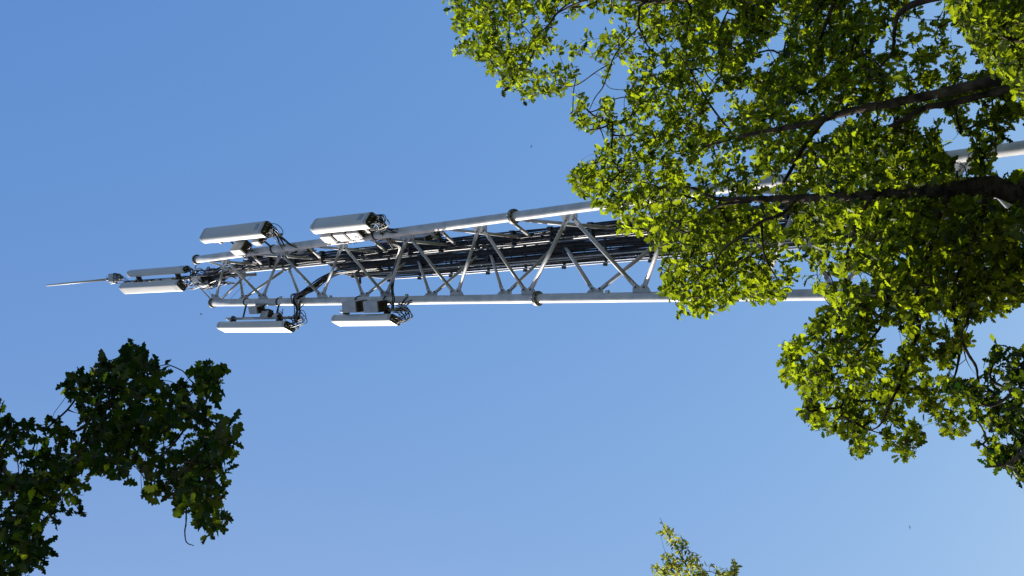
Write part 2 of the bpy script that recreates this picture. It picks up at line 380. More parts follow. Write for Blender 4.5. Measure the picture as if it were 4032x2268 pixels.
# ------------------------------------------------------------------ remote radio units
def radio(px, py, Yp, az, label, h=0.44, w=0.26, d=0.17, tilt=0.0, mount=None):
    c = at(px, py, Yp); f = np.array([math.cos(math.radians(az)), math.sin(math.radians(az)), 0]); sd = np.cross(Z, f)
    root = thing('radio_unit', label, 'radio unit', tuple(c - Z * h / 2), 'remote radio units by the antennas')
    mb = MB(); mb.box(c, sd, f, Z, w, d, h); mb.build('casing', M_radio, root, bevel=0.014)
    mb = MB(); mb.box(c - Z * (h / 2 + .012), sd, f, Z, w * .92, d * .88, 0.022)
    for k in range(4): mb.tube([c - Z * (h / 2 + .02) + sd * (k - 1.5) * w * .2, c - Z * (h / 2 + .07) + sd * (k - 1.5) * w * .2], 0.014, 6)
    mb.build('connector_plate', M_fin, root)
    for k in range(9):
        mb = MB(); mb.box(c - f * (d / 2 + .022) + sd * (k - 4) * w * .105, sd, f, Z, 0.006, 0.045, h * .86); mb.build('fin', M_fin, root)
    if mount is not None:
        mb = MB(); q = np.array([mount[0], mount[1], c[2]])
        mb.tube([c - Z * .1, q - Z * .1], 0.02, 6); mb.tube([c + Z * .12, q + Z * .12], 0.02, 6); mb.build('bracket', M_dark, root)
    for k in range(3):
        a = c - Z * (h / 2 + .06) + sd * (k - 1) * w * .22; b = a - Z * rnd.uniform(.15, .4) + np.array([rnd.uniform(-.15, .15), rnd.uniform(-.1, .1), 0])
        mb = MB(); mb.tube(bez(a, a - Z * .2, b + Z * .05 + sd * rnd.uniform(-.2, .2), b), 0.008, 6); mb.build('jumper_cable', M_cable, root)
    return root
def L(i, p): z = p; return leg(i, z)
radio(948, 975, 14.45, -52, 'larger radio unit between upper leg and the antenna nearest the head', 0.42, 0.30, 0.2, mount=leg(0, 24.5))
radio(1016, 945, 14.35, -52, 'small radio unit against the back of the antenna nearest the head', 0.26, 0.2, 0.12, mount=a1[5])
for k, (px, py, lb) in enumerate(((1300, 926, 'radio unit under the lower of the two upper-leg antennas, first from tower head'),
                                   (1352, 918, 'radio unit under the lower of the two upper-leg antennas, second from tower head'),
                                   (1405, 912, 'radio unit under the lower of the two upper-leg antennas, third from tower head'))):
    radio(px, py, 14.45, -52, lb, 0.36, 0.24, 0.2, mount=leg(0, 20.5))
radio(1345, 945, 14.6, -100, 'pale radio unit clamped directly onto the upper leg', 0.30, 0.14, 0.14, mount=leg(0, 20.3))
radio(1010, 1219, 15.05, -100, 'grey radio unit between lower leg and the antenna nearest the head', 0.34, 0.17, 0.22, mount=leg(1, 24))
radio(1050, 1240, 15.1, -160, 'dark cabled radio unit beside the mounting pipe below lower leg', 0.30, 0.16, 0.16, mount=a3[5])
radio(1088, 1246, 15.0, -120, 'small pale box on the pipe beside black looping cables', 0.18, 0.10, 0.10, mount=a3[5])
radio(1392, 1206, 14.95, -95, 'grey radio unit hanging under lower leg, closer to the tower head of two', 0.46, 0.24, 0.26, mount=leg(1, 20.2))
radio(1477, 1206, 14.95, -95, 'grey radio unit hanging under lower leg, closer to the oak of two', 0.46, 0.24, 0.26, mount=leg(1, 19.7))
radio(1005, 1014, 16.4, 75, 'small brownish radio unit glimpsed between upper leg and cables', 0.36, 0.16, 0.2, mount=leg(2, 24.5))
for k, (px, lb) in enumerate(((1520, 'radio unit above the cable bundle, first from the tower head'), (1590, 'radio unit above the cable bundle, middle of three'), (1662, 'radio unit above the cable bundle, nearest the hidden antenna bottom'))):
    radio(px, 968 - 10 * k, 16.4, 75, lb, 0.42, 0.22, 0.2, mount=leg(2, 18.5))
radio(782, 1098, 15.1, -110, 'pale grey radio box in the cable tangle at the mast foot', 0.42, 0.17, 0.15, mount=(MX, MY, 0))
radio(812, 1118, 15.2, -160, 'white edged radio unit under the mast foot tangle', 0.4, 0.18, 0.15, mount=(MX, MY, 0))
radio(830, 1075, 15.4, -60, 'dark radio unit above the mast foot tangle', 0.4, 0.2, 0.16, mount=(MX, MY, 0))

# ------------------------------------------------------------------ head mast, whip
def zon(x0, y0, px):
    lo, hi = 2.0, 60.0
    for _ in range(50):
        mm = (lo + hi) / 2
        if proj(np.array([x0, y0, mm]))[0][0] > px: lo = mm
        else: hi = mm
    return mm
zc = zon(MX, MY, 492)
mast = thing('head_mast', 'thin grey steel mast standing out of the tower head', 'mast', (MX, MY, 24.5))
mb = MB(); mb.tube([(MX, MY, 24.5), (MX, MY, zc)], 0.034, 14); mb.build('pole', M_galv, mast)
mb = MB(); mb.tube([(MX, MY, 26.6), (MX, MY, 26.7)], 0.06, 12); mb.build('clamp', M_dark, mast)
for px in (545, 590, 640, 690, 730):
    z = zon(MX, MY, px); mb = MB(); mb.tube([(MX + .02, MY - .06, z), (MX + .03, MY - .06, z + .04)], 0.03, 8); mb.build('cable_clip', M_dark, mast)
mb = MB(); mb.tube([(MX + .045, MY - .02, zc - .1), (MX + .05, MY - .03, 28), (MX + .04, MY - .02, 25)], 0.012, 6); mb.build('cable', M_cable, mast)
# tangle of cables at the mast foot
tang = thing('cable_tangle', 'knotted tangle of black and grey cables at the mast foot', 'cables', (MX, MY, 26.0))
for k in range(46):
    a = np.array([MX + rnd.uniform(-.3, .22), MY + rnd.uniform(-.3, .05), rnd.uniform(26.2, 27.5)])
    b = np.array([MX + rnd.uniform(-.22, .22), MY + rnd.uniform(-.25, .1), rnd.uniform(25.2, 26.6)])
    if k > 30: b = lp(25.4 + rnd.uniform(-.3, .2), rnd.uniform(-.03, .17), -0.17)
    m_ = M_cableg if k % 6 == 0 else M_cable
    mb = MB(); mb.tube(bez(a, a + np.array([rnd.uniform(-.25, .25), rnd.uniform(-.2, .1), -.3]), b + np.array([rnd.uniform(-.25, .25), rnd.uniform(-.2, .1), .3]), b, 16), rnd.choice([0.009, 0.012, 0.014]), 6)
    mb.build('cable', m_, tang)
# beacon box and whip aerial
bc = at(452, 1094, MY); box = thing('beacon_box', 'small pale box with ragged brackets between whip aerial and mast', 'box', tuple(bc - Z * .25))
mb = MB(); mb.box(bc + Z * .05, X, Y, Z, 0.24, 0.2, 0.30); mb.build('housing', M_radio, box, bevel=0.02)
mb = MB(); mb.box(bc - Z * .16 + X * .0, X, Y, Z, 0.20, 0.16, 0.10); mb.box(bc - Z * .28, X, Y, Z, 0.10, 0.10, 0.20); mb.tube([bc - Z * .1 - X * .12, bc + Z * .25 - X * .14], 0.03, 8); mb.build('bracket', M_galv, box, bevel=0.006)
for k in range(5):
    mb = MB(); q = bc + np.array([rnd.uniform(-.1, .14), -.1, -.14]); mb.tube(bez(q, q + np.array([rnd.uniform(-.1, .2), -.05, .05]), q + np.array([rnd.uniform(-.1, .1), 0, -.3]), np.array([MX, MY - .03, zc - rnd.uniform(.1, .4)])), 0.009, 6); mb.build('cable', M_cable, box)
wt = at(182, 1124, MY); wb = at(424, 1100, MY)
whip = thing('whip_aerial', 'slender white whip aerial pointing past the tower head', 'aerial', tuple(wb))
mb = MB(); mb.tube([wb, wb + (wt - wb) * .985, wt], [0.030, 0.027, 0.018], 14); mb.build('rod', M_radome, whip)
mb = MB(); mb.tube([wb - unit(wt - wb) * .10, wb + unit(wt - wb) * .05], 0.042, 12); mb.build('base_clamp', M_flange, whip)
for k in range(3):
    mb = MB(); mb.tube([wb, wb + np.array([.1 * math.cos(k * 2.1), .1 * math.sin(k * 2.1), .06])], 0.006, 6); mb.build('prong', M_dark, whip)

# cable runs from the lower-leg antennas across to the ladder, and down the upper antennas
def crossrun(pts, label, n, spread, r=0.012):
    P0 = [at(*p) for p in pts]
    t = thing('cable_run', label, 'cables', tuple(P0[-1]), 'loose cable runs on the tower')
    for k in range(n):
        o = np.array([rnd.uniform(-1, 1), rnd.uniform(-1, 1), rnd.uniform(-1, 1)]) * spread
        q = [p + o * (0.6 + 0.8 * rnd.random()) + np.array([rnd.uniform(-1, 1), rnd.uniform(-1, 1), rnd.uniform(-1, 1)]) * spread * .35 for p in P0]
        mb = MB(); mb.tube(smooth_path(q, 6), r, 6); mb.build('cable', M_cableg if k % 5 == 4 else M_cable, t)
    return t
crossrun([(1165, 1265, 15.0), (1172, 1215, 15.0), (1160, 1180, 15.0), (1200, 1148, 15.15), (1255, 1112, 15.3), (1315, 1076, 15.5), (1400, 1062, 15.6), (1500, 1052, 15.7)], 'thick cable run sweeping from lower leg across blue sky to ladder', 11, 0.045, 0.011)
crossrun([(1150, 1200, 15.0), (1152, 1165, 14.9), (1190, 1160, 14.95), (1240, 1140, 15.1), (1290, 1095, 15.3)], 'thin stray cables looping off the lower leg near the head', 4, 0.05, 0.009)
crossrun([(1545, 1215, 15.0), (1550, 1175, 14.95), (1545, 1140, 15.0), (1550, 1085, 15.2), (1558, 1030, 15.5), (1575, 970, 15.2), (1530, 950, 14.9), (1500, 915, 14.5)], 'narrow cable run strapped along a brace between the legs', 5, 0.02, 0.010)
crossrun([(1065, 905, 14.3), (1090, 925, 14.4), (1110, 955, 14.6), (1125, 985, 14.8), (1135, 1005, 15.2)], 'black cable run dropping from head antenna onto the upper leg', 7, 0.045, 0.011)
crossrun([(1480, 868, 14.3), (1510, 890, 14.4), (1505, 915, 14.6), (1525, 945, 14.9), (1560, 975, 15.3)], 'black cable run dropping from lower antenna behind the upper leg', 6, 0.05, 0.011)
crossrun([(1145, 1285, 15.0), (1195, 1262, 15.0), (1185, 1235, 15.0), (1165, 1225, 15.0)], 'black cable loops under the head antenna of the lower leg', 6, 0.06, 0.008)
crossrun([(1570, 1262, 15.0), (1612, 1245, 15.0), (1600, 1215, 15.0), (1560, 1195, 15.0)], 'black cable loops beside grey boxes under the lower leg', 7, 0.06, 0.008)
crossrun([(1470, 850, 14.25), (1512, 858, 14.25), (1515, 885, 14.3), (1490, 900, 14.4)], 'black cable loops at the bottom of the lower upper-leg antenna', 6, 0.06, 0.008)

# ------------------------------------------------------------------ trees
# oak leaf template: lobed outline about a folded midrib, 1 unit long
def leaf_template(lobed=True):
    if lobed:
        half = [(0.0, 0.015), (0.17, 0.19), (0.29, 0.12), (0.43, 0.32), (0.54, 0.16), (0.70, 0.33), (0.80, 0.16), (0.93, 0.14), (1.0, 0.0)]
    else:
        half = [(0.0, 0.01), (0.2, 0.12), (0.4, 0.19), (0.65, 0.17), (0.85, 0.09), (1.0, 0.0)]
    mid = [(x, 0) for x, _ in half]
    vs = []; n = len(half)
    for x, _ in half: vs.append((x, 0, -0.10 * x * x))
    for x, y in half[:-1]: vs.append((x, y, 0.35 * y - 0.10 * x * x))
    for x, y in half[:-1]: vs.append((x, -y, 0.35 * y - 0.10 * x * x))
    fs = []
    for i in range(n - 1):
        a, b = i, i + 1
        if i < n - 2:
            fs.append((a, b, n + b, n + a)); fs.append((a, n + n - 1 + a, n + n - 1 + b, b))
        else:
            fs.append((a, b, n + a)); fs.append((a, n + n - 1 + a, b))
    return np.array(vs, float), fs
LV, LF = leaf_template(True); YV, YF = leaf_template(False)

def leaf_mesh_many(name, TV, TF, pos, fr, size, tone):
    """pos (N,3); fr (N,3,3) columns axis,side,normal; size (N,)"""
    N = len(pos); nv = len(TV)
    V = np.einsum('nij,vj->nvi', fr, TV) * size[:, None, None] + pos[:, None, :]
    tris = [f for f in TF]; loops = sum(len(f) for f in tris)
    idx = np.concatenate([np.array(f) for f in tris]); st = np.cumsum([0] + [len(f) for f in tris[:-1]])
    me = bpy.data.meshes.new(name)
    me.vertices.add(N * nv); me.vertices.foreach_set('co', V.reshape(-1).astype(np.float32))
    me.loops.add(N * loops); me.polygons.add(N * len(tris))
    me.loops.foreach_set('vertex_index', (idx[None, :] + (np.arange(N) * nv)[:, None]).reshape(-1).astype(np.int32))
    me.polygons.foreach_set('loop_start', (st[None, :] + (np.arange(N) * loops)[:, None]).reshape(-1).astype(np.int32))
    me.update(calc_edges=True)
    a = me.attributes.new('leaf_tone', 'FLOAT', 'POINT'); a.data.foreach_set('value', np.repeat(tone, nv).astype(np.float32))
    return me

def in_poly(px, py, poly):
    poly = np.array(poly, float); n = len(poly); c = np.zeros(len(px), bool); j = n - 1
    for i in range(n):
        xi, yi = poly[i]; xj, yj = poly[j]
        cond = ((yi > py) != (yj > py)) & (px < (xj - xi) * (py - yi) / (yj - yi + 1e-9) + xi)
        c ^= cond; j = i
    return c
def zz(o, s, pts): return [(o[0] + s * x, o[1] + s * y) for x, y in pts]
def inside(px, py, adds, holes):
    m_ = np.zeros(len(px), bool)
    for a in adds: m_ |= in_poly(px, py, a)
    for h in holes: m_ &= ~in_poly(px, py, h)
    return m_

def make_branches(tree, limbs, mat=None):
    """limbs: lists of (px,py,Y,radius) or explicit points; returns skeleton nodes with radii"""
    nodes = []; global SKR; SKR = []
    for nm, pts in limbs:
        P = [np.array(p[:3], float) if len(p) == 5 else at(p[0], p[1], p[2]) for p in pts]; Rr = [p[3] for p in pts]
        wob = [p + np.array([rnd.uniform(-1, 1), rnd.uniform(-1, 1), rnd.uniform(-1, 1)]) * r * 0.35 for p, r in zip(P, Rr)]
        sp = smooth_path(wob, 6); rr = np.interp(np.linspace(0, len(Rr) - 1, len(sp)), range(len(Rr)), Rr)
        rr = rr * (1 + 0.10 * np.sin(np.arange(len(sp)) * 1.9 + rnd.random() * 6))
        mb = MB(); mb.tube(sp, list(rr), 12 if max(Rr) > .03 else 7, rough=0.16 if max(Rr) > .03 else 0.1); mb.build(nm, mat or M_bark, tree)
        nodes += [np.array(q) for q in sp]; SKR += list(rr)
    SKR = np.array(SKR); return np.array(nodes)

def grow(tree, skel, centres, leaf_len, TV, TF, lmat, tests, per=8, twig_r=0.0016, spread=0.085, nleaf_parts=300, visible_only=None, tone_bias=0.0, maxlink=9.0, twig_mat=None, droop=0.35, jitter=10):
    """connect every leaf cluster to the limb skeleton with forking twigs, set a rosette of leaves at each"""
    C = np.array(centres); skel = np.array(skel)
    d0 = np.array([np.min(np.sum((skel - c) ** 2, 1)) for c in C]); order = np.argsort(d0); C = C[order]
    cap = len(skel) + 3 * len(C); N = np.zeros((cap, 3)); N[:len(skel)] = skel; par = -np.ones(cap, int); n = len(skel); load = np.zeros(cap); paths = []
    tipdir = []; kept = []
    def framed(P):
        a_, b_ = proj(P); return (a_ > -60) & (a_ < 4092) & (b_ > -60) & (b_ < 2328) & (((P - EYE) @ FWD) > 0)
    inn = np.zeros(cap, bool); inn[:n] = framed(N[:n]); cin = framed(C)
    for ci, c in enumerate(C):
        dd = np.sum((N[:n] - c) ** 2, 1)
        if not cin[ci]: dd = dd + 1e3 * inn[:n]
        k = int(np.argmin(dd)); a = N[k]; ln = np.linalg.norm(c - a)
        off = rng.normal(0, 1, 3) * ln * 0.10
        m1 = a + (c - a) * 0.36 + off; m2 = a + (c - a) * 0.7 + off * 0.9 + rng.normal(0, 1, 3) * ln * .04
        if not cin[ci] and framed(np.array([a + (m1 - a) * .5, m1, (m1 + m2) / 2, m2, (m2 + c) / 2])).any(): continue
        kept.append(c); N[n], N[n + 1], N[n + 2] = m1, m2, c; inn[n:n + 3] = framed(N[n:n + 3]); par[n], par[n + 1], par[n + 2] = k, n, n + 1; paths.append((k, n, n + 1, n + 2)); n += 3
        tipdir.append(unit(c - m2))
    load[:] = 0
    for p in paths: load[p[3]] += 1
    for i in range(n - 1, len(skel) - 1, -1):
        if par[i] >= 0: load[par[i]] += load[i]
    mb = MB()
    ns = len(skel)
    for p in paths:
        pts = [N[i] for i in p]; r = [twig_r * max(load[i], 1) ** 0.42 if i >= ns else twig_r * max(load[p[1]], 1) ** 0.42 for i in p]; r = [min(q_, 0.0115) for q_ in r]
        mb.tube(smooth_path(pts, 2), np.interp(np.linspace(0, 3, 7), range(4), r), 5 if r[0] > .005 else 3, cap=False)
    if tree is not None: mb.build('twigs', twig_mat or M_twig, tree, kind='stuff')
    # leaves
    C = np.array(kept); tipdir = np.array(tipdir); K = len(C)
    td = np.repeat(tipdir, per, 0); base = np.repeat(C, per, 0)
    back = rng.uniform(0, 1, K * per) ** 1.5
    base = base - td * (back * spread * 1.6)[:, None] + rng.normal(0, 0.012, (K * per, 3))
    rv = rng.normal(0, 1, (K * per, 3)); rv -= td * np.sum(rv * td, 1)[:, None]; rv /= np.linalg.norm(rv, axis=1)[:, None]
    ang = np.radians(rng.uniform(25, 95, K * per)); ax = td * np.cos(ang)[:, None] + rv * np.sin(ang)[:, None]
    ax[:, 2] -= droop * rng.uniform(0, 1, K * per); ax /= np.linalg.norm(ax, axis=1)[:, None]
    nr = np.array([0, 0, 1.0]) + rng.normal(0, 0.75, (K * per, 3)) - 0.3 * ax; nr -= ax * np.sum(nr * ax, 1)[:, None]; nr /= np.linalg.norm(nr, axis=1)[:, None]
    sd = np.cross(nr, ax); fr = np.stack([ax, sd, nr], axis=2)
    size = leaf_len * rng.triangular(0.4, 0.95, 1.35, K * per)
    base = base + ax * (0.012)
    cen = base + ax * (size * 0.5)[:, None]
    px, py = proj(cen); jx = px + rng.normal(0, jitter, len(px)); jy = py + rng.normal(0, jitter, len(px))
    ok = tests(jx, jy, cen)
    base, fr, size, cen, px, py = base[ok], fr[ok], size[ok], cen[ok], px[ok], py[ok]
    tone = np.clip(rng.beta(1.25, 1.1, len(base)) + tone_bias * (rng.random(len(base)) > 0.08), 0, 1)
    depth = (cen - EYE) @ FWD; vis = (px > 0) & (px < 4032) & (py > 0) & (py < 2268)
    app = np.where(vis, size / depth * np.abs(fr[:, :, 2] @ FWD), 0)
    big = np.argsort(-app)[:nleaf_parts]; big = big[app[big] > 0]
    mask = np.ones(len(base), bool); mask[big] = False
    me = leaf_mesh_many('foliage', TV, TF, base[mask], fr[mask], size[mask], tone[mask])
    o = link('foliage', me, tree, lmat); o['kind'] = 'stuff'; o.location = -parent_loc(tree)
    protos = []
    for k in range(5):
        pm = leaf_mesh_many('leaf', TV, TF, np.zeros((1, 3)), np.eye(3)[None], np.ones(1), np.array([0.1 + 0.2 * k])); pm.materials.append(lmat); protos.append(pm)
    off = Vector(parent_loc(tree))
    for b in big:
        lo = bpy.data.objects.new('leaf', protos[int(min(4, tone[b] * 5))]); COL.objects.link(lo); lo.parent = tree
        M4 = Matrix([[fr[b][i][0] * size[b], fr[b][i][1] * size[b], fr[b][i][2] * size[b], base[b][i] - off[i]] for i in range(3)] + [[0, 0, 0, 1]])
        lo.matrix_local = M4
    return len(base)

def vnoise(P, s, seed):
    """cheap smooth 3-D value noise from summed sines, about -1..1"""
    r = np.random.default_rng(seed); v = np.zeros(len(P))
    for _ in range(7):
        k = r.normal(0, 1, 3); k = k / np.linalg.norm(k) * s * r.uniform(.6, 1.5); v += np.sin(P @ k + r.uniform(0, 6.28))
    return v / 3.2

# ---- the large oak on the right (photo outlines, source pixels)
oA = zz((1700, 0), .483, [(90, -150), (100, 0), (130, 150), (180, 180), (170, 260), (240, 320), (150, 400), (180, 460), (290, 450), (320, 490), (400, 510), (470, 560), (440, 630), (550, 620), (550, 760), (590, 770), (650, 730), (700, 730), (750, 840), (870, 870), (900, 820), (960, 760), (1000, 850), (1030, 850), (1080, 700), (1170, 660), (1190, 600), (1180, 480), (1360, 460), (1400, 560), (1380, 650), (1450, 660), (1480, 480), (1560, 470), (1550, 600), (1600, 720), (1580, 800), (1640, 830), (1560, 900), (1420, 940), (1410, 1070), (1480, 1150), (1400, 1190), (1340, 1260), (1330, 1310), (1220, 1320), (1110, 1400), (1100, 1449)]) \
   + zz((2200, 600), .483, [(80, 130), (70, 200), (90, 260), (160, 340), (200, 380), (290, 410), (290, 460), (400, 500), (460, 490), (490, 560), (440, 600), (470, 650), (600, 665), (730, 670), (700, 770), (810, 790), (850, 870), (830, 990), (870, 1060), (780, 1150), (900, 1170), (930, 1250), (980, 1290), (930, 1370), (1060, 1310), (1200, 1350), (1400, 1260), (1390, 1200), (1500, 1180), (1600, 1230), (1850, 1220)]) \
   + zz((3000, 1100), .5867, [(0, 150), (160, 155), (250, 110), (300, 50), (370, 145), (440, 110), (470, 160), (400, 180), (380, 240), (300, 300), (290, 340), (220, 400), (110, 440), (120, 600), (120, 690), (240, 740), (290, 830), (250, 900), (310, 980), (400, 1010), (500, 1030), (560, 1090), (620, 1100), (590, 1160), (690, 1200), (730, 1150), (740, 1050), (720, 1000), (870, 960), (800, 1060), (800, 1110), (880, 1140), (920, 1220), (1040, 1200), (1030, 1150), (1100, 1080), (1030, 1000), (1100, 940), (1180, 1000), (1190, 1070), (1380, 1040), (1400, 1010), (1340, 900), (1420, 830), (1330, 760), (1490, 700), (1490, 640), (1380, 600), (1340, 480), (1430, 430), (1400, 370), (1340, 350), (1330, 290), (1450, 270), (1560, 250), (1700, 210), (1759, 130), (2100, 100)]) \
   + [(5200, 1100), (5200, -700), (1650, -700)]
oHoles = [zz((2800, 0), .4831, h) for h in (
    [(0, 60), (210, 60), (180, 150), (20, 180)],
    [(560, 190), (600, 260), (610, 400), (550, 460), (440, 470), (400, 560), (260, 600), (270, 500), (380, 440), (500, 310)],
    [(1380, 270), (1430, 270), (1395, 400), (1300, 480), (1290, 450), (1340, 380)],
    [(1930, 160), (2080, 260), (2130, 400), (2250, 560), (2060, 620), (1970, 620), (2090, 480), (2040, 380), (1900, 330), (1910, 220)],
    [(680, 850), (790, 840), (830, 900), (680, 935)],
    [(830, 1130), (900, 1000), (1050, 930), (1200, 900), (1210, 980), (1060, 1020), (930, 1100), (880, 1160)],
    [(1640, 960), (1780, 880), (1880, 880), (1900, 960), (2110, 1130), (2100, 1200), (1980, 1240), (1900, 1230), (1920, 1150), (1850, 990), (1780, 1000), (1760, 1110), (1700, 1080)],
    [(2090, 860), (2190, 820), (2220, 880), (2160, 1000), (2120, 960)],
    [(0, 800), (100, 850), (60, 1000), (0, 1100)], [(160, 890), (245, 890), (230, 990), (180, 990)],
    [(1860, 0), (1940, -60), (1920, 80), (1880, 60)], [(1380, 930), (1500, 920), (1500, 990), (1400, 990)],
    [(210, 310), (330, 330), (300, 400), (240, 380)], [(210, 740), (360, 760), (350, 830), (260, 830)], [(260, 1200), (370, 1230), (340, 1330), (300, 1300)],
    [(1440, 520), (1500, 520), (1480, 580)], [(900, 560), (980, 560), (940, 640)], [(1620, 210), (1690, 170), (1680, 280), (1610, 250)],
    [(2350, 1190), (2600, 1060), (2600, 1410), (2320, 1430), (2240, 1420), (2320, 1330), (2310, 1230)],
    [(1890, 1250), (2130, 1195), (2090, 1320), (2110, 1390), (1990, 1450), (1975, 1300)],
    [(2440, 990), (2550, 1000), (2550, 1130), (2400, 1160)])]
oHoles += [zz((3000, 500), .552, h) for h in (
    [(680, 730), (780, 850), (880, 800), (880, 740), (780, 780)], [(345, 1020), (470, 1030), (540, 1110), (470, 1130), (400, 1080), (340, 1130)],
    [(610, 1030), (780, 1050), (700, 1120), (605, 1110)], [(140, 290), (215, 280), (215, 405), (20, 425), (10, 390), (120, 370)], [(130, 650), (212, 640), (205, 730), (90, 705)],
    [(1670, 500), (1800, 500), (1800, 580), (1670, 605)], [(1560, 990), (1640, 1010), (1620, 1060), (1560, 1040)], [(1800, 660), (1869, 680), (1869, 720), (1800, 700)], [(200, 1150), (460, 1190), (450, 1230), (190, 1225)])]
oHoles += [zz((1700, 0), .483, h) for h in (
    [(1320, 130), (1400, 100), (1470, 190), (1400, 240), (1340, 210)], [(1500, 150), (1560, 170), (1550, 220), (1480, 280)], [(1620, 340), (1700, 370), (1700, 450), (1640, 420)],
    [(1760, 360), (1900, 370), (2030, 320), (2060, 390), (1970, 450), (1880, 400), (1850, 410)], [(2140, 570), (2270, 600), (2350, 580), (2370, 640), (2290, 700), (2200, 670)],
    [(1940, 760), (2010, 740), (1990, 820)], [(2270, 760), (2310, 860), (2200, 940), (2220, 1010), (2290, 1090), (2340, 980), (2350, 900), (2440, 870), (2440, 800)],
    [(1840, 990), (1920, 980), (1890, 1080), (1810, 1080)], [(1510, 1190), (1580, 1280), (1570, 1350), (1500, 1330)])]
oHoles += [zz((3000, 1100), .5867, h) for h in (
    [(820, 300), (900, 330), (1000, 390), (900, 450), (830, 560), (790, 540), (790, 400), (700, 340), (800, 290)], [(1120, 250), (1200, 200), (1230, 280), (1200, 340), (1110, 300)],
    [(1270, 560), (1370, 480), (1480, 620), (1470, 700), (1290, 700)], [(1120, 620), (1220, 580), (1230, 680), (1170, 660)], [(920, 770), (950, 850), (870, 850)], [(290, 500), (350, 510), (330, 560)],
    [(500, 760), (550, 740), (540, 800)], [(450, 920), (520, 930), (500, 970)], [(1300, 800), (1400, 820), (1380, 880), (1320, 870)], [(1240, 300), (1300, 300), (1290, 390), (1250, 380)])]
ring = [zz((1700, 0), .483, [(1080, 860), (1080, 800), (1180, 740), (1280, 800), (1270, 880), (1230, 910), (1260, 960), (1370, 940), (1340, 860), (1410, 750), (1500, 745), (1545, 800), (1450, 900), (1380, 1000), (1330, 1060), (1200, 1070), (1150, 1020), (1120, 920), (1170, 880)])]
oAdds = [oA] + ring
def sample_frustum(adds, holes, n, ylo, yhi, box, nz=None, nthr=-9, seed=3):
    """random points inside the outlines, spread through a real depth of crown"""
    out_ = []; got = 0
    while got < n:
        px = rng.uniform(box[0], box[2], 6000); py = rng.uniform(box[1], box[3], 6000); ok = inside(px, py, adds, holes); px, py = px[ok], py[ok]
        yy = rng.uniform(0, 1, len(px)); lo, hi = ylo(px, py), yhi(px, py); yy = lo + (hi - lo) * yy
        d = FWD[None] * FPX + RIGHT[None] * (px - CX)[:, None] + UP[None] * (CY - py)[:, None]; P = EYE + d * (yy / d[:, 1])[:, None]
        if nz: P = P[vnoise(P, nz, seed) > nthr]
        P = P[P[:, 2] > 3.2]
        out_.append(P); got += len(P)
    return np.concatenate(out_)[:n]

